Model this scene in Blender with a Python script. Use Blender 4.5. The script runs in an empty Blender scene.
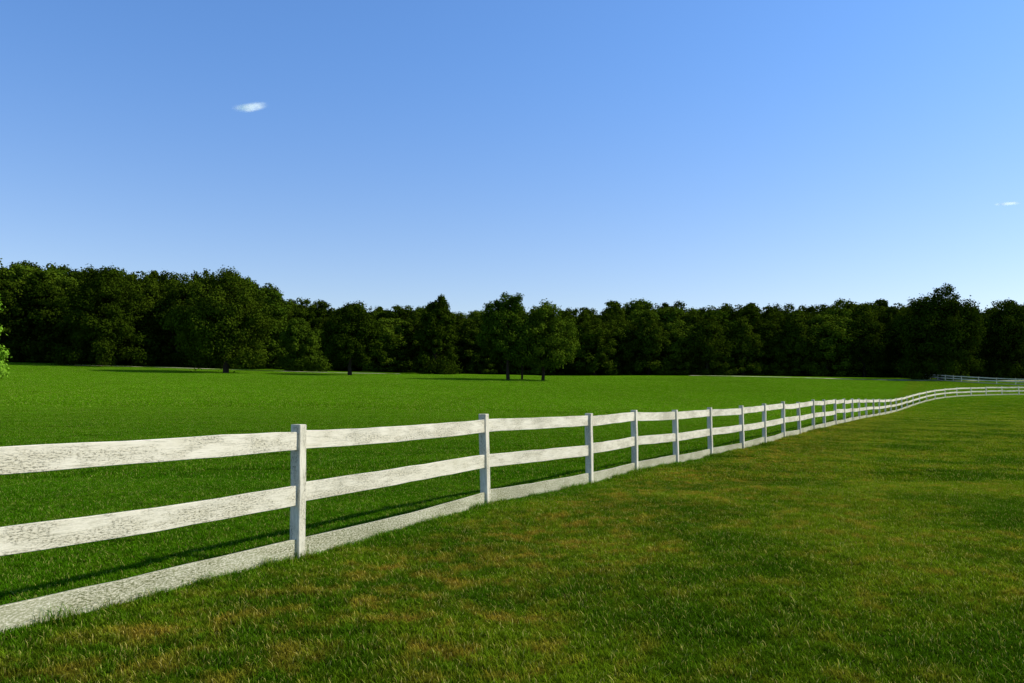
import bpy, math, random
import numpy as np
from mathutils import Vector, Matrix

random.seed(7); RNG = np.random.default_rng(11)
scene = bpy.context.scene
FPX = 800.0; CAMH = 1.47; HOR = 393.0
PITCH = math.atan((HOR-341.5)/FPX)

def ray_at(px, py, D):
    u=(px-512)/FPX; v=(341.5-py)/FPX
    c,s=math.cos(PITCH),math.sin(PITCH)
    y=c-s*v; z=s+c*v
    return u*D/y, D, CAMH+z*D/y
def x_at(px, D): return (px-512)/FPX*D

# ---------------------------------------------------------------- terrain
AX=[-400,-122,-75,-40,7,45,92,125,400]; AZ=[13.5,9.9,8.3,6.9,5.8,5.9,5.2,4.9,4.5]
def ground(x,y):
    x=np.asarray(x,float); y=np.asarray(y,float)
    A=(np.interp(x-12,AX,AZ)+np.interp(x,AX,AZ)*2+np.interp(x+12,AX,AZ))/4
    t=np.clip((y-20)/170.0,0,1.6)
    g=np.where(t<1,t**1.12, 1+ (1-np.exp(-1.12*(t-1)*1.5))/1.5)
    z=A*g
    z=z-1.8*np.exp(-(((x-42)/42)**2+((y-78)/42)**2))-1.25*np.exp(-(((x-82)/35)**2+((y-124)/30)**2))
    w=np.exp(-np.hypot(x,y)/45.0)
    z=z+w*(0.012*np.sin(x*1.1+0.6*y+1)+0.012*np.sin(y*1.4-0.5*x)+0.008*np.sin(x*2.3+y*1.9)+.02)
    return z
def gz(x,y): return float(ground(x,y))

# ---------------------------------------------------------------- helpers
def mesh_from(name, verts, faces_flat, sizes, mats=(), smooth=False, matidx=None):
    me=bpy.data.meshes.new(name)
    verts=np.ascontiguousarray(verts,dtype=np.float32)
    faces_flat=np.ascontiguousarray(faces_flat,dtype=np.int32).ravel()
    sizes=np.asarray(sizes,dtype=np.int32)
    starts=np.concatenate([[0],np.cumsum(sizes)[:-1]]).astype(np.int32)
    me.vertices.add(len(verts)); me.vertices.foreach_set("co",verts.ravel())
    me.loops.add(len(faces_flat)); me.loops.foreach_set("vertex_index",faces_flat)
    me.polygons.add(len(sizes)); me.polygons.foreach_set("loop_start",starts)
    me.polygons.foreach_set("loop_total",sizes)
    me.polygons.foreach_set("use_smooth",np.full(len(sizes),bool(smooth)))
    for m in mats: me.materials.append(m)
    if matidx is not None: me.polygons.foreach_set("material_index",np.asarray(matidx,dtype=np.int32))
    me.update(calc_edges=True)
    return me
def add_attr(me,name,vals):
    a=me.attributes.new(name,'FLOAT','POINT'); a.data.foreach_set("value",np.asarray(vals,dtype=np.float32))
def obj(name, data, parent=None, loc=(0,0,0)):
    o=bpy.data.objects.new(name,data); scene.collection.objects.link(o)
    o.location=loc
    if parent: o.parent=parent
    return o
class NT:
    def __init__(s,mat):
        mat.use_nodes=True; s.t=mat.node_tree; s.t.nodes.clear()
    def n(s,typ,**kw):
        nd=s.t.nodes.new(typ)
        for k,v in kw.items(): setattr(nd,k,v)
        return nd
    def mix(s,f,a,b,mode='MIX'):
        nd=s.t.nodes.new('ShaderNodeMix'); nd.data_type='RGBA'; nd.blend_type=mode
        for idx,v in ((0,f),(6,a),(7,b)):
            if hasattr(v,'is_output'): s.t.links.new(v,nd.inputs[idx])
            else: nd.inputs[idx].default_value = v if idx==0 else (*v,1)
        return nd.outputs[2]
    def math(s,op,a,b=0.0,c=0.0,clamp=False):
        nd=s.t.nodes.new('ShaderNodeMath'); nd.operation=op; nd.use_clamp=clamp
        for idx,v in enumerate((a,b,c)):
            if hasattr(v,'is_output'): s.t.links.new(v,nd.inputs[idx])
            else: nd.inputs[idx].default_value=v
        return nd.outputs[0]
    def ramp(s,v,lo,hi,a=0.0,b=1.0):
        nd=s.t.nodes.new('ShaderNodeMapRange'); nd.interpolation_type='SMOOTHSTEP'
        s.t.links.new(v,nd.inputs[0])
        for i,x in enumerate((lo,hi,a,b)): nd.inputs[i+1].default_value=x
        return nd.outputs[0]
    def noise(s,vec,scale,detail=3,rough=.55):
        nd=s.n('ShaderNodeTexNoise'); nd.inputs['Scale'].default_value=scale
        nd.inputs['Detail'].default_value=detail; nd.inputs['Roughness'].default_value=rough
        s.t.links.new(vec,nd.inputs['Vector']); return nd.outputs['Fac']
    def grey(s,v):
        cc=s.n('ShaderNodeCombineColor')
        for i in range(3): s.t.links.new(v,cc.inputs[i])
        return cc.outputs[0]
    def link(s,a,b): s.t.links.new(a,b)

# ---------------------------------------------------------------- materials
def grass_color(N):
    geo=N.n('ShaderNodeNewGeometry'); P=geo.outputs['Position']
    sep=N.n('ShaderNodeSeparateXYZ'); N.link(P,sep.inputs[0])
    X,Y=sep.outputs[0],sep.outputs[1]
    nb=N.noise(P,0.045,4); nm=N.noise(P,0.36,5,.65); nf=N.noise(P,2.9,5,.7); nh=N.noise(P,7.0,3,.65)
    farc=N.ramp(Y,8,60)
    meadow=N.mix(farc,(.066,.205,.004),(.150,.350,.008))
    meadow=N.mix(N.math('MULTIPLY',N.ramp(nm,.35,.65),.5),meadow,(.120,.280,.006))
    lawn=N.mix(N.ramp(nm,.40,.60),(.072,.170,.005),(.185,.290,.010))
    side=N.math('ADD',N.math('SUBTRACT',X,N.math('MULTIPLY',Y,.53)),5.7)
    sidem=N.ramp(side,-.3,.5)
    farm=N.ramp(Y,40,110,1,.35)
    sidem=N.math('MULTIPLY',sidem,farm)
    col=N.mix(sidem,meadow,lawn)
    dry=N.math('MULTIPLY',N.ramp(nf,.49,.63),N.ramp(nm,.42,.60))
    worn=N.math('MULTIPLY',N.ramp(side,.2,1.0),N.ramp(side,1.2,4.2,1,0))
    worn=N.math('MULTIPLY',worn,N.ramp(nf,.44,.60))
    dry=N.math('ADD',N.math('MULTIPLY',dry,.72),N.math('MULTIPLY',worn,.55),clamp=True)
    dry=N.math('MULTIPLY',dry,N.math('ADD',N.math('MULTIPLY',sidem,.9),.08))
    col=N.mix(dry,col,(.36,.275,.030))
    v=N.math('ADD',N.math('MULTIPLY',nb,.4),N.math('MULTIPLY',nh,1.4))
    v=N.math('ADD',v,.08)
    return N.mix(1.0,col,N.grey(v),'MULTIPLY'),P

def mat_ground():
    m=bpy.data.materials.new("grass_ground"); N=NT(m)
    col,P=grass_color(N)
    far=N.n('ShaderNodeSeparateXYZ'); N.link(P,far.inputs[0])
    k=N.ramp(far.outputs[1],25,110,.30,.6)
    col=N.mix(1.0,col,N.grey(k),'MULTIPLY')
    n1=N.noise(P,14,4,.7); n2=N.noise(P,2.2,4,.7)
    h=N.math('ADD',N.math('MULTIPLY',n1,.05),N.math('MULTIPLY',n2,.10))
    b=N.n('ShaderNodeBump'); b.inputs['Strength'].default_value=.8; b.inputs['Distance'].default_value=1.0
    N.link(h,b.inputs['Height'])
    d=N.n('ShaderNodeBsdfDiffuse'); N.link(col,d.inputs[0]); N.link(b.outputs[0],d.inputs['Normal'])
    o=N.n('ShaderNodeOutputMaterial'); N.link(d.outputs[0],o.inputs[0]); return m
def mat_blade():
    m=bpy.data.materials.new("grass_blade"); N=NT(m)
    col,P=grass_color(N)
    at=N.n('ShaderNodeAttribute'); at.attribute_name='rnd'; r=at.outputs['Fac']
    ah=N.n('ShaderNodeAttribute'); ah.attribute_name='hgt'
    straw=N.ramp(r,.90,.93)
    col=N.mix(N.math('MULTIPLY',straw,.65),col,(.46,.39,.12))
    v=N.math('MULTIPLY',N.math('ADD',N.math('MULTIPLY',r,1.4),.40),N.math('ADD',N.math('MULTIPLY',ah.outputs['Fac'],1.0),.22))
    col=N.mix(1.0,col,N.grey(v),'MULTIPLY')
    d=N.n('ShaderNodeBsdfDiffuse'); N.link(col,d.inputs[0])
    t=N.n('ShaderNodeBsdfTranslucent'); N.link(N.mix(1.0,col,(1.15,1.1,.6),'MULTIPLY'),t.inputs[0])
    mx=N.n('ShaderNodeMixShader'); mx.inputs[0].default_value=.35
    N.link(d.outputs[0],mx.inputs[1]); N.link(t.outputs[0],mx.inputs[2])
    o=N.n('ShaderNodeOutputMaterial'); N.link(mx.outputs[0],o.inputs[0]); return m
def mat_leaf(name,a,b):
    m=bpy.data.materials.new(name); N=NT(m)
    at=N.n('ShaderNodeAttribute'); at.attribute_name='rnd'
    oi=N.n('ShaderNodeObjectInfo')
    f=N.math('ADD',N.math('MULTIPLY',at.outputs['Fac'],.5),N.math('MULTIPLY',oi.outputs['Random'],.6),clamp=True)
    col=N.mix(f,a,b)
    d=N.n('ShaderNodeBsdfDiffuse'); N.link(col,d.inputs[0])
    t=N.n('ShaderNodeBsdfTranslucent'); N.link(N.mix(1.0,col,(1.25,1.15,.4),'MULTIPLY'),t.inputs[0])
    mx=N.n('ShaderNodeMixShader'); mx.inputs[0].default_value=.14
    N.link(d.outputs[0],mx.inputs[1]); N.link(t.outputs[0],mx.inputs[2])
    o=N.n('ShaderNodeOutputMaterial'); N.link(mx.outputs[0],o.inputs[0]); return m
def mat_bark():
    m=bpy.data.materials.new("bark"); N=NT(m)
    tc=N.n('ShaderNodeTexCoord'); mp=N.n('ShaderNodeMapping'); mp.inputs['Scale'].default_value=(6,6,1)
    N.link(tc.outputs['Object'],mp.inputs[0]); n=N.noise(mp.outputs[0],1.5,5,.7)
    col=N.mix(n,(.018,.014,.010),(.055,.045,.033))
    b=N.n('ShaderNodeBump'); b.inputs['Strength'].default_value=.7; b.inputs['Distance'].default_value=.05; N.link(n,b.inputs['Height'])
    d=N.n('ShaderNodeBsdfDiffuse'); N.link(col,d.inputs[0]); N.link(b.outputs[0],d.inputs['Normal'])
    o=N.n('ShaderNodeOutputMaterial'); N.link(d.outputs[0],o.inputs[0]); return m
def mat_paint():
    m=bpy.data.materials.new("weathered_white_paint"); N=NT(m)
    uv=N.n('ShaderNodeUVMap'); uv.uv_map='UVMap'
    at=N.n('ShaderNodeAttribute'); at.attribute_name='low'
    def mp(sx,sy):
        q=N.n('ShaderNodeMapping'); q.inputs['Scale'].default_value=(sx,sy,1); N.link(uv.outputs[0],q.inputs[0]); return q.outputs[0]
    grain=N.noise(mp(3.0,42),1.6,6,.7); blot=N.noise(mp(.8,3.0),2.6,5,.65); fleck=N.noise(mp(12,36),2.8,6,.8)
    streak=N.noise(mp(1.6,30),2.2,6,.75); big=N.noise(mp(.6,1.0),1.3,3,.6)
    col=N.mix(N.ramp(blot,.3,.7),(.80,.76,.62),(.66,.62,.47))
    col=N.mix(N.math('MULTIPLY',N.ramp(big,.46,.68),.5),col,(.44,.42,.30))
    gr=N.math('MULTIPLY',N.ramp(grain,.49,.67),.42)
    col=N.mix(gr,col,(.33,.31,.22))
    st=N.math('MULTIPLY',N.ramp(streak,.55,.64),.5)
    col=N.mix(st,col,(.22,.21,.14))
    wear=N.math('ADD',N.math('MULTIPLY',blot,.6),N.math('MULTIPLY',big,.5))
    fl=N.math('MULTIPLY',N.ramp(fleck,.52,.59),N.ramp(wear,.49,.61))
    fl=N.math('MULTIPLY',fl,N.math('ADD',.74,N.math('MULTIPLY',at.outputs['Fac'],.26)),clamp=True)
    col=N.mix(fl,col,(.075,.07,.045))
    al=N.math('MULTIPLY',at.outputs['Fac'],N.ramp(fleck,.37,.56))
    col=N.mix(N.math('MULTIPLY',al,.76),col,(.16,.18,.06))
    h=N.math('ADD',N.math('MULTIPLY',grain,-.6),N.math('MULTIPLY',fl,-1.0))
    b=N.n('ShaderNodeBump'); b.inputs['Strength'].default_value=.6; b.inputs['Distance'].default_value=.006; N.link(h,b.inputs['Height'])
    p=N.n('ShaderNodeBsdfPrincipled'); N.link(col,p.inputs['Base Color']); p.inputs['Roughness'].default_value=.8
    p.inputs['Specular IOR Level'].default_value=.15
    N.link(b.outputs[0],p.inputs['Normal'])
    o=N.n('ShaderNodeOutputMaterial'); N.link(p.outputs[0],o.inputs[0]); return m
def mat_path():
    m=bpy.data.materials.new("pale_gravel"); N=NT(m)
    geo=N.n('ShaderNodeNewGeometry'); n=N.noise(geo.outputs['Position'],.25,5,.7)
    col=N.mix(N.ramp(n,.40,.6),(.50,.48,.36),(.16,.24,.04))
    d=N.n('ShaderNodeBsdfDiffuse'); N.link(col,d.inputs[0])
    o=N.n('ShaderNodeOutputMaterial'); N.link(d.outputs[0],o.inputs[0]); return m
M_G=mat_ground(); M_B=mat_blade(); M_BARK=mat_bark(); M_P=mat_paint(); M_PATH=mat_path()
M_LEAF=mat_leaf("foliage_dark",(.008,.021,.001),(.054,.086,.005))
M_LEAF2=mat_leaf("foliage_fresh",(.022,.052,.003),(.082,.130,.008))
M_YOUNG=mat_leaf("foliage_young",(.12,.26,.012),(.20,.38,.03))

# ---------------------------------------------------------------- ground sheet
def axis(k,n,ext,c=0):
    s=np.linspace(-1,1,n); return ext*np.sinh(k*s)/np.sinh(k)+c
gx=axis(8,301,3000); gy=axis(8,341,3000,6)
GX,GY=np.meshgrid(gx,gy); GZ=ground(GX,GY)
nx,ny=len(gx),len(gy)
V=np.stack([GX.ravel(),GY.ravel(),GZ.ravel()],1)
ii=(np.arange(ny-1)[:,None]*nx+np.arange(nx-1)[None,:]).ravel()
F=np.stack([ii,ii+1,ii+1+nx,ii+nx],1)
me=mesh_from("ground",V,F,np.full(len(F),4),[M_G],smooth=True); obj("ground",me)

# ---------------------------------------------------------------- grass blades
def grass_patch(name,size,count,hmin,hmax,width,seed,clump=0.5,seg=2,tuft=False):
    r=np.random.default_rng(seed)
    nc=max(20,int(count/24))
    cc=r.uniform(-size/2,size/2,(nc,2))
    ch=r.uniform(.55,1.25,nc); cr=r.uniform(0,1,nc)
    k=r.integers(0,nc,count)
    spread=size/math.sqrt(nc)*.5
    p=cc[k]+r.normal(0,spread,(count,2))
    un=r.random(count)>clump
    p[un]=r.uniform(-size/2,size/2,(un.sum(),2))
    p=(p+size/2)%size-size/2
    if tuft: p=r.normal(0,size*.28,(count,2))
    h=r.uniform(hmin,hmax,count)*ch[k]
    rn=np.clip(cr[k]*.5+r.uniform(0,.5,count),0,.88); rn[r.random(count)<.07]=.97
    a=r.uniform(0,2*np.pi,count); d=np.stack([np.cos(a),np.sin(a)],1); n=np.stack([-d[:,1],d[:,0]],1)
    lean=r.uniform(.2,1.3,count)*h
    w=width*r.uniform(.6,1.3,count)/2
    zz=np.zeros(count)
    def P(off,z): return np.concatenate([p+off,z[:,None]],1)
    b0=P(d*w[:,None],zz-.005); b1=P(-d*w[:,None],zz-.005)
    m0=P(d*w[:,None]*.8+n*lean[:,None]*.3,h*.6); m1=P(-d*w[:,None]*.8+n*lean[:,None]*.3,h*.6)
    t=P(n*lean[:,None],h)
    if seg==2:
        V=np.stack([b0,b1,m1,m0,t],1).reshape(-1,3); base=np.arange(count)*5
        F=np.concatenate([np.stack([base,base+1,base+2,base+3],1).ravel(),np.stack([base+3,base+2,base+4],1).ravel()])
        S=np.concatenate([np.full(count,4),np.full(count,3)])
        hg=np.tile([0,0,.55,.55,1],count); rr=np.repeat(rn,5)
    else:
        V=np.stack([b0,b1,t],1).reshape(-1,3); base=np.arange(count)*3
        F=np.stack([base,base+1,base+2],1).ravel(); S=np.full(count,3)
        hg=np.tile([0,0,1],count); rr=np.repeat(rn,3)
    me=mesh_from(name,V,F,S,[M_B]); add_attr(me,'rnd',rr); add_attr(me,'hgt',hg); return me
grass=obj("grass",None)
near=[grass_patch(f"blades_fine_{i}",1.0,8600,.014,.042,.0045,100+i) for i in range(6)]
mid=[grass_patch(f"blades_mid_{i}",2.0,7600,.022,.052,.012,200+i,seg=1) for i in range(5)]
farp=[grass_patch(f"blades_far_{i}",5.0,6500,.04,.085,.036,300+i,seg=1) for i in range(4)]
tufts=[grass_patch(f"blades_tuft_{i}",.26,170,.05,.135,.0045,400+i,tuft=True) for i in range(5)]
def place(protos,size,y0,y1,margin,slope):
    c=0
    j0=int(math.floor(y0/size)); j1=int(math.ceil(y1/size))
    for j in range(j0,j1):
        y=(j+.5)*size
        W=slope*y+margin
        for i in range(-int(W/size)-1,int(W/size)+2):
            x=(i+.5)*size
            z=gz(x,y); e=.4*size
            dx=(gz(x+e,y)-gz(x-e,y))/(2*e); dy=(gz(x,y+e)-gz(x,y-e))/(2*e)
            n=Vector((-dx,-dy,1)).normalized()
            rot=Matrix.Rotation(random.choice([0,1,2,3])*math.pi/2,4,'Z')
            ax=Vector((1,0,dx)).normalized(); ay=n.cross(ax)
            Rm=Matrix((ax,ay,n)).transposed().to_4x4()
            o=bpy.data.objects.new("blades",random.choice(protos)); scene.collection.objects.link(o)
            o.parent=grass
            o.matrix_basis=Matrix.Translation((x,y,z))@Rm@rot@Matrix.Diagonal((1.03,1.03,random.uniform(.85,1.15),1)); c+=1
    return c
print("patches",place(near,1.0,2,14,2.5,.70),place(mid,2.0,14,45,4,.68),place(farp,5.0,45,165,8,.67))

# ---------------------------------------------------------------- fence
def fence(name, pts, detail=True, rails=((.0,.185),(.50,.675),(.975,1.145)), postH=1.205, seed=3, post_w=.092, post_d=.11):
    r=np.random.default_rng(seed)
    V=[];F=[];S=[];UV=[];LOW=[]
    def add_loft(rings,uvs,low):
        b=len(V); n=len(rings[0])
        for R in rings: V.extend(R)
        LOW.extend([low]*(n*len(rings)))
        for i in range(len(rings)-1):
            for k in range(n):
                k2=(k+1)%n
                F.extend([b+i*n+k,b+i*n+k2,b+(i+1)*n+k2,b+(i+1)*n+k]); S.append(4)
                UV.extend([uvs(i,k),uvs(i,k+1),uvs(i+1,k+1),uvs(i+1,k)])
        F.extend([b+k for k in range(n)][::-1]); S.append(n); UV.extend([uvs(0,k) for k in range(n)][::-1])
        e=b+(len(rings)-1)*n
        F.extend([e+k for k in range(n)]); S.append(n); UV.extend([uvs(len(rings)-1,k) for k in range(n)])
    P=[Vector((x,y,gz(x,y))) for x,y in pts]
    for i,p in enumerate(P):
        a=P[max(0,i-1)]; c=P[min(len(P)-1,i+1)]
        t=Vector((c.x-a.x,c.y-a.y,0)).normalized(); nrm=Vector((t.y,-t.x,0))
        lean=Vector((r.normal(0,.012),r.normal(0,.012),1))
        H=postH+r.normal(0,.012)
        w=post_w/2;d=post_d/2;c_=.005
        rings=[]
        zs=[-.15,.3,.6,.9,H-.005,H]
        for zi,z in enumerate(zs):
            s=1 if zi<len(zs)-1 else .93
            prof=[(-w+c_,-d),(w-c_,-d),(w,-d+c_),(w,d-c_),(w-c_,d),(-w+c_,d),(-w,d-c_),(-w,-d+c_)]
            j=r.normal(0,.002,2)
            rings.append([tuple(p+lean*z+t*(u*s+j[0])+nrm*(v*s+j[1])) for u,v in prof])
        off=r.uniform(0,50,2); per=[0,post_w,post_w+.01,post_w+post_d,post_w+post_d+.01,2*post_w+post_d,2*post_w+post_d+.01,2*post_w+2*post_d,2*post_w+2*post_d+.01]
        add_loft(rings,lambda i_,k,zs=zs,off=off,per=per:(zs[i_]+off[0],per[k]+off[1]),.15)
    for i in range(len(P)-1):
        a,b=P[i],P[i+1]; L=(b-a).length
        t=(b-a).normalized(); th=Vector((t.x,t.y,0)).normalized(); nrm=Vector((th.y,-th.x,0))
        n=max(2,int(L/.3)) if detail else 2
        for ri,(z0,z1) in enumerate(rails):
            ja=r.normal(0,.012,2); hw=.016
            dv=.003
            sag=r.normal(0,.010); bow=r.normal(0,.008)
            rings=[]
            ds=[]
            for k in range(n+1):
                f=k/n; f2=(post_w*.5-.02)/L; f=f2+(1-2*f2)*f; ds.append(f*L)
                c=a.lerp(b,f)
                s=math.sin(math.pi*f)
                zo=ja[0]*(1-f)+ja[1]*f-abs(sag)*s
                w1=r.normal(0,.0022); w2=r.normal(0,.0022)
                zb=z0+zo+w1; zt=z1+zo+w2; q=bow*s
                prof=[(-hw,zb+dv),(-hw+dv,zb),(hw-dv,zb),(hw,zb+dv),(hw,zt-dv),(hw-dv,zt),(-hw+dv,zt),(-hw,zt-dv)]
                rings.append([tuple(c+nrm*(u+q)+Vector((0,0,v))) for u,v in prof])
            off=r.uniform(0,80,2); wv=z1-z0
            per=[0,.005,.035,.04,.04+wv,.045+wv,.08+wv,.085+wv,.085+2*wv]
            low=[1.0,.22,.08][ri]
            add_loft(rings,lambda i_,k,ds=ds,off=off,per=per:(ds[i_]+off[0],per[k]+off[1]),low)
    me=mesh_from(name,np.array(V),F,S,[M_P])
    uvl=me.uv_layers.new(name='UVMap'); uvl.data.foreach_set('uv',np.array(UV,dtype=np.float32).ravel())
    add_attr(me,'low',LOW)
    return obj(name,me)
pp=[(301,7.4),(486,10.8),(589,13.6),(634,15.8),(675,17.9),(709,20.3),(741,22.4),(763,24.7),(782,27),(798,29.5),(812,32),(823,34.5),(834,37.2),(843,40),(851,43),(858,46),(865,49.5),(872,53.5),(878,57.5),(884,61.5),(889.5,66),(895,70.5),(900.5,75),(906,79.5),(912,84),(918.5,88),(925.5,92),(934,96),(944,99.5),(956,102.5),(970,105),(985,107),(1001,109),(1018,110.5),(1036,112),(1055,113.5),(1074,115),(1094,116.5),(1114,118)]
pts=[(-6.75,-2.6),(-5.15,.8),(-3.55,4.05)]+[(x_at(a,b),b) for a,b in pp]
fence("wooden_fence",pts)
tr_=random.Random(12)
for a,b in zip(pts[1:14],pts[2:15]):
    L=math.hypot(b[0]-a[0],b[1]-a[1]); tx,ty=(b[0]-a[0])/L,(b[1]-a[1])/L
    m=int(L/.17); spots=[(tr_.uniform(0,L),tr_.choice([-1,1])*tr_.uniform(.03,.13)) for _ in range(m)]
    spots+=[(tr_.uniform(-.1,.1),tr_.choice([-1,1])*tr_.uniform(.05,.13)) for _ in range(4)]
    for s,o_ in spots:
        x=a[0]+tx*s+ty*o_; y=a[1]+ty*s-tx*o_
        o=obj("blades",tr_.choice(tufts),grass,(x,y,gz(x,y))); sc=tr_.uniform(.45,1.0); o.scale=(sc,sc,sc*tr_.uniform(.6,1.0)); o.rotation_euler=(0,0,tr_.uniform(0,6.3))
pts2=[(x_at(a,b),b) for a,b in [(916,168),(930,163),(945,158),(961,153.5),(978,150),(996,147),(1015,144.5),(1035,143),(1056,142),(1077,141),(1099,140.5)]]
def resample(p,step):
    out=[p[0]]
    for a,b in zip(p[:-1],p[1:]):
        L=math.hypot(b[0]-a[0],b[1]-a[1]); n=max(1,round(L/step))
        out+=[(a[0]+(b[0]-a[0])*k/n,a[1]+(b[1]-a[1])*k/n) for k in range(1,n+1)]
    return out
fence("wooden_fence",resample(pts2,3.0),detail=False,seed=9)

# ---------------------------------------------------------------- gravel path near the wood
def strip(name,pts,w,mat,lift=.10):
    pts=resample(pts,3); V=[];F=[]
    for i,(x,y) in enumerate(pts):
        a=pts[max(0,i-1)];c=pts[min(len(pts)-1,i+1)]
        t=Vector((c[0]-a[0],c[1]-a[1])).normalized(); n=Vector((-t.y,t.x))
        for s in (-1,1):
            q=(x+n.x*w/2*s,y+n.y*w/2*s); V.append((q[0],q[1],gz(*q)+lift))
        if i: b=2*i; F.append([b-2,b,b+1,b-1][::-1])
    me=mesh_from(name,np.array(V),np.array(F),np.full(len(F),4),[mat]); return obj(name,me)
strip("gravel_path",[(x_at(a,b),b) for a,b in [(690,172),(730,168),(800,162),(860,158),(930,158),(1000,158),(1100,158)]],3.0,M_PATH)
strip("gravel_path",[(x_at(a,b),b) for a,b in [(60,158),(160,160),(260,160),(350,158),(400,160)]],2.2,M_PATH)

# ---------------------------------------------------------------- trees
def tube(V,F,S,MI,pts,rads,n=8):
    b=len(V)
    for i,(p,rr) in enumerate(zip(pts,rads)):
        p=Vector(p); q=Vector(pts[min(i+1,len(pts)-1)])-Vector(pts[max(i-1,0)]); q.normalize()
        u=q.orthogonal().normalized(); w=q.cross(u)
        for k in range(n):
            a=2*math.pi*k/n; V.append(tuple(p+(u*math.cos(a)+w*math.sin(a))*rr))
    for i in range(len(pts)-1):
        for k in range(n):
            k2=(k+1)%n; F.extend([b+i*n+k,b+i*n+k2,b+(i+1)*n+k2,b+(i+1)*n+k]); S.append(4); MI.append(0)
def tree_mesh(name,H,R,base,seed,leaf,nl=9,cl=20,lpc=120,lsize=.34,trunk_r=.38,low_fill=False,top=1.0):
    r=np.random.default_rng(seed); rr=random.Random(seed)
    V=[];F=[];S=[];MI=[]
    fork=base+.12*(H-base)
    tp=[(0,0,-.4),(0,0,.1),(rr.uniform(-.1,.1),rr.uniform(-.1,.1),fork*.5),(rr.uniform(-.2,.2),rr.uniform(-.2,.2),fork),(rr.uniform(-.5,.5),rr.uniform(-.5,.5),H*.82)]
    tube(V,F,S,MI,tp,[trunk_r*1.7,trunk_r*1.25,trunk_r,trunk_r*.85,trunk_r*.2],10)
    C=[];CR=[]
    lobes=[]
    hc=H-base
    for i in range(nl):
        f=(i+.5)/nl
        zc=base+hc*(.17+.62*f)+rr.uniform(-.04,.04)*hc
        env=math.sqrt(max(.05,1-((f-.36)/.74)**2)); a=i*2.399+rr.uniform(-.4,.4)
        d=R*env*rr.uniform(.40,.60)*(1 if i<nl-1 else .2)
        lr=R*rr.uniform(.38,.52)*(.75+.25*env)
        lobes.append((d*math.cos(a),d*math.sin(a),min(zc,H-lr*.80),lr))
    lobes.append((rr.uniform(-.2,.2)*R,rr.uniform(-.2,.2)*R,H-R*.40*top,R*.42))
    lobes.append((0,0,base+hc*.5,R*.62))
    for (x,y,z,lr) in lobes:
        s=Vector(tp[3]); e=Vector((x,y,z)); m=s.lerp(e,.5)+Vector((rr.uniform(-.4,.4),rr.uniform(-.4,.4),.3))
        tube(V,F,S,MI,[s,m,e],[trunk_r*.5,trunk_r*.3,trunk_r*.08],6)
        for k in range(cl):
            u=r.normal(size=3); u/=np.linalg.norm(u)
            q=np.array([x,y,z])+u*np.array([lr,lr,lr*.85])*r.uniform(.55,1.05)
            if q[2]<base*.9: q[2]=base*.9+abs(q[2]-base*.9)*.3
            C.append(q); CR.append(lr*r.uniform(.20,.46))
    if low_fill:
        for k in range(34):
            a=r.uniform(0,6.283); d=R*r.uniform(.35,1.0)
            C.append(np.array([d*math.cos(a),d*math.sin(a),r.uniform(.3,base+1.8)])); CR.append(r.uniform(.8,1.7))
    C=np.array(C);CR=np.array(CR); n=len(C)
    k=np.repeat(np.arange(n),(lpc*np.clip((CR/(R*.13))**2,.4,2)).astype(int)); m=len(k)
    u=r.normal(size=(m,3)); u/=np.linalg.norm(u,axis=1)[:,None]
    rad=CR[k]*np.where(r.random(m)<.18,r.uniform(1.0,1.5,m),r.uniform(.55,1.05,m))
    pos=C[k]+u*rad[:,None]*np.array([1,1,.85])
    pos[:,2]=np.maximum(pos[:,2],.15)
    nn=u+r.normal(0,.42,(m,3)); nn[:,2]+=.3; nn/=np.linalg.norm(nn,axis=1)[:,None]
    ref=r.normal(size=(m,3)); t1=np.cross(nn,ref); t1/=np.linalg.norm(t1,axis=1)[:,None]; t2=np.cross(nn,t1)
    sz=lsize*r.uniform(.5,1.2,m)[:,None]
    q0=pos+t1*sz*.62; q1=pos+t2*sz*.38+nn*sz*.1; q2=pos-t1*sz*.62; q3=pos-t2*sz*.38-nn*sz*.08
    LV=np.stack([q0,q1,q2,q3],1).reshape(-1,3)
    nb=len(V)
    LF=(np.arange(m)[:,None]*4+np.arange(4)[None,:]+nb).ravel()
    allV=np.concatenate([np.array(V),LV]); allF=np.concatenate([np.array(F),LF]); allS=np.concatenate([S,np.full(m,4)])
    mi=np.concatenate([MI,np.ones(m,int)])
    me=mesh_from(name,allV,allF,allS,[M_BARK,leaf],matidx=mi)
    cr=r.uniform(0,.6,n)
    add_attr(me,'rnd',np.concatenate([np.full(nb,.5),np.repeat(cr[k]+r.uniform(0,.4,m),4)]))
    return me
protos=[tree_mesh(f"forest_tree_{i}",18,[6.6,6.0,7.4,6.8,5.8,7.2][i],[1.8,1.6,2.0,1.6,1.8,1.6][i],40+i,[M_LEAF,M_LEAF,M_LEAF,M_LEAF2,M_LEAF,M_LEAF][i],nl=[10,9,12,10,9,11][i],low_fill=True,lpc=80,lsize=.44) for i in range(6)]
OX=[-300,0,20,45,62,75,105,130,160,185,215,250,262,272,290,330,370,400,435,450,480,520,560,600,640,660,680,700,740,780,830,870,905,940,975,990,1005,1024,1300]
OY=[258,261,259,260,271,268,265,272,270,272,273,273,281,294,299,303,304,305,304,310,310,312,310,305,300,301,306,302,303,306,300,298,304,301,307,308,301,300,298]
forest=obj("distant_forest",None)
ft=random.Random(5)
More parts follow.
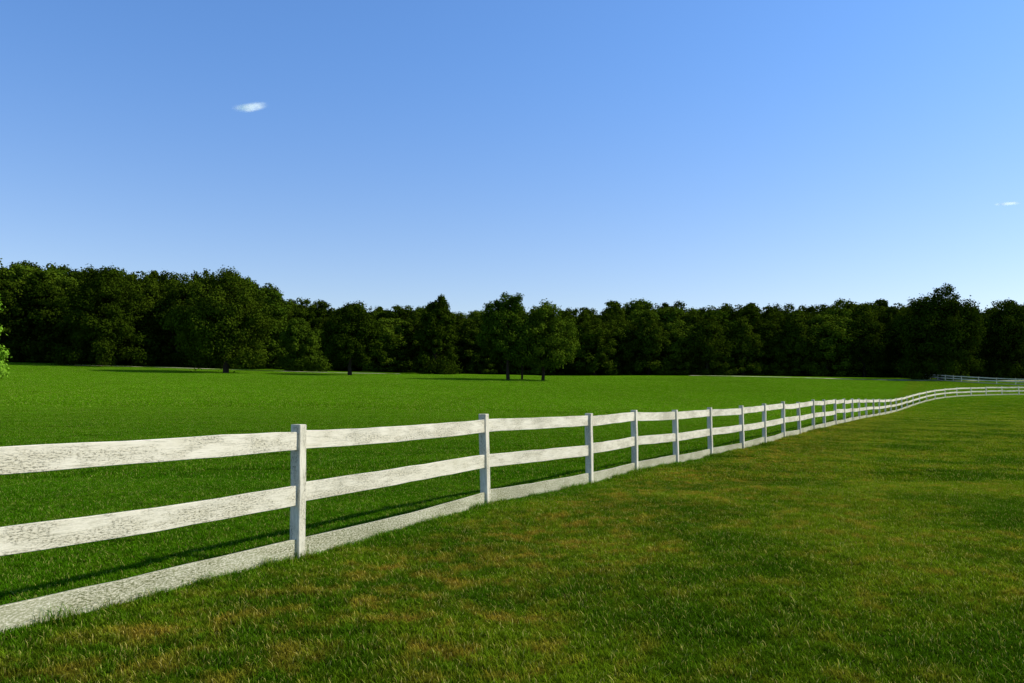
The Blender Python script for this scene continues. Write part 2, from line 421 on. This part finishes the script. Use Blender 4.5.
def put(me,px,D,topy,wscale=1.0,parent=None,name="tree",H0=18.0):
    x=x_at(px,D); z=gz(x,D); _,_,zt=ray_at(px,topy,D)
    s=max(.25,(zt-z)/H0)
    o=obj(name,me,parent,(x,D,z)); o.scale=(wscale*s**.5,wscale*s**.5*ft.uniform(.9,1.1),s); o.rotation_euler=(0,0,ft.uniform(0,6.28)); return o
for row,(D0,sp,dy) in enumerate([(182,31,11),(190,29,3),(199,28,-1),(210,29,-1),(226,31,1)]):
    px=-330+ft.uniform(0,20)
    while px<1380:
        D=D0+ft.uniform(-3,3)
        if px<270: D-=12
        ty=np.interp(px,OX,OY)
        put(ft.choice(protos),px,D,ty+dy+ft.uniform(-1,6),ft.uniform(.9,1.2),forest,"forest_tree")
        px+=sp*ft.uniform(.7,1.25)
def solo(name,px,D,topy,H,R,base,seed,leaf=M_LEAF,**kw):
    me=tree_mesh(name,H,R,base,seed,leaf,**kw)
    x=x_at(px,D); z=gz(x,D); _,_,zt=ray_at(px,topy,D)
    o=obj(name,me,None,(x,D,z)); s=(zt-z)/H; o.scale=(s,s,s); return o
solo("oak_tree",226,140,268,17.5,8.6,1.3,71,nl=14,lpc=130,lsize=.34,trunk_r=.42)
solo("oak_tree",350,143,301,13,6.0,1.5,72,nl=12,lpc=130,lsize=.32,trunk_r=.32)
solo("oak_tree",508,130,292,13.5,4.9,2.0,73,leaf=M_LEAF2,nl=11,lpc=130,lsize=.28,trunk_r=.24)
solo("oak_tree",522,134,304,12,3.4,2.2,77,nl=8,lpc=110,lsize=.28,trunk_r=.15)
solo("oak_tree",543,131,303,12.0,5.6,1.7,74,leaf=M_LEAF2,nl=12,lpc=130,lsize=.28,trunk_r=.22)
solo("oak_tree",436,168,296,16,4.4,1.5,85,nl=13,lpc=100,lsize=.36,trunk_r=.3,low_fill=True)
solo("oak_tree",940,164,288,17.5,7.4,1.4,76,nl=14,lpc=130,lsize=.36,trunk_r=.42,low_fill=True)
solo("oak_tree",1008,168,300,16.5,6.4,1.4,78,nl=12,lpc=120,lsize=.36,low_fill=True)
solo("oak_tree",100,160,266,19.5,7.8,1.8,79,nl=13,lpc=120,lsize=.38,low_fill=True)
solo("lime_tree",302,164,316,13,5.4,1.0,80,leaf=M_LEAF2,nl=11,lpc=130,lsize=.36,low_fill=True)
solo("lime_tree",-49,62,268,8.4,3.3,.9,81,leaf=M_YOUNG,nl=10,lpc=170,lsize=.18,trunk_r=.2)

# ---------------------------------------------------------------- cloud wisps
def mat_cloud():
    m=bpy.data.materials.new("cloud_vapour"); N=NT(m)
    uv=N.n('ShaderNodeUVMap'); uv.uv_map='UVMap'
    sub=N.n('ShaderNodeVectorMath',operation='SUBTRACT'); N.link(uv.outputs[0],sub.inputs[0]); sub.inputs[1].default_value=(.5,.5,0)
    ln=N.n('ShaderNodeVectorMath',operation='LENGTH'); N.link(sub.outputs[0],ln.inputs[0])
    geo=N.n('ShaderNodeNewGeometry')
    mp=N.n('ShaderNodeMapping'); mp.inputs['Scale'].default_value=(.45,1,1.3); N.link(geo.outputs['Position'],mp.inputs[0])
    n=N.noise(mp.outputs[0],.085,6,.62)
    fall=N.ramp(ln.outputs['Value'],.0,.49,1,0)
    a=N.ramp(N.math('MULTIPLY',N.math('ADD',n,.12),fall),.08,.60,0,.7)
    d=N.n('ShaderNodeBsdfDiffuse'); d.inputs[0].default_value=(.9,.9,.9,1)
    t=N.n('ShaderNodeBsdfTranslucent'); t.inputs[0].default_value=(.9,.9,.9,1)
    ad=N.n('ShaderNodeAddShader'); N.link(d.outputs[0],ad.inputs[0]); N.link(t.outputs[0],ad.inputs[1])
    tr=N.n('ShaderNodeBsdfTransparent'); mx=N.n('ShaderNodeMixShader'); N.link(a,mx.inputs[0]); N.link(tr.outputs[0],mx.inputs[1]); N.link(ad.outputs[0],mx.inputs[2])
    o=N.n('ShaderNodeOutputMaterial'); N.link(mx.outputs[0],o.inputs[0]); return m
MC=mat_cloud()
def cloud(px,py,w,h,D=1500):
    x,y,z=ray_at(px,py,D); nx_,ny_=24,8; V=[];UV=[];F=[]
    for j in range(ny_+1):
        for i in range(nx_+1):
            u=i/nx_;v=j/ny_; V.append(((u-.5)*w,12*math.sin(u*5)+ (v-.5)*6,(v-.5)*h+2*math.sin(u*4)))
            UV.append((u,v))
    for j in range(ny_):
        for i in range(nx_):
            b=j*(nx_+1)+i; F.append([b,b+1,b+nx_+2,b+nx_+1])
    me=mesh_from("cloud",np.array(V),np.array(F),np.full(len(F),4),[MC],smooth=True)
    uvl=me.uv_layers.new(name='UVMap'); uvl.data.foreach_set('uv',np.array([UV[k] for f in F for k in f],dtype=np.float32).ravel())
    o=obj("cloud",me,None,(x,y,z)); return o
cloud(250,107,115,32); cloud(1008,204,60,12)

# ---------------------------------------------------------------- light
EL=math.radians(42); AZ_=math.radians(82)
sd=Vector((math.sin(AZ_)*math.cos(EL),math.cos(AZ_)*math.cos(EL),math.sin(EL)))
L=bpy.data.lights.new("sun",'SUN'); L.energy=5.0; L.angle=math.radians(.6); L.color=(1,.92,.76)
so=obj("sun",L); so.rotation_euler=sd.to_track_quat('Z','Y').to_euler(); so.location=(50,0,60)
w=bpy.data.worlds.new("World"); scene.world=w; N=NT(w)
sky=N.n('ShaderNodeTexSky'); sky.sky_type='NISHITA'; sky.sun_disc=False
sky.sun_elevation=EL; sky.sun_rotation=AZ_; sky.air_density=1.0; sky.dust_density=.4; sky.ozone_density=1.2
tc=N.n('ShaderNodeTexCoord'); sp=N.n('ShaderNodeSeparateXYZ'); N.link(tc.outputs['Generated'],sp.inputs[0])
tint=N.mix(N.ramp(sp.outputs[2],.0,.46),(1.06,1.03,1.14),(.78,1.14,1.58))
tint=N.mix(N.ramp(sp.outputs[2],.50,.90),tint,(.34,.45,.55))
col=N.mix(1.0,sky.outputs[0],tint,'MULTIPLY')
bg=N.n('ShaderNodeBackground'); bg.inputs[1].default_value=.130
out=N.n('ShaderNodeOutputWorld')
N.link(col,bg.inputs[0]); N.link(bg.outputs[0],out.inputs[0])

# ---------------------------------------------------------------- camera
cam=bpy.data.cameras.new("camera"); cam.sensor_width=36; cam.lens=FPX/1024*36; cam.clip_end=9000; cam.clip_start=.05
co=obj("camera",cam,None,(0,0,CAMH)); co.rotation_euler=(math.pi/2+PITCH,0,0); scene.camera=co
scene.view_settings.view_transform='Standard'; scene.view_settings.look='None'; scene.view_settings.exposure=0
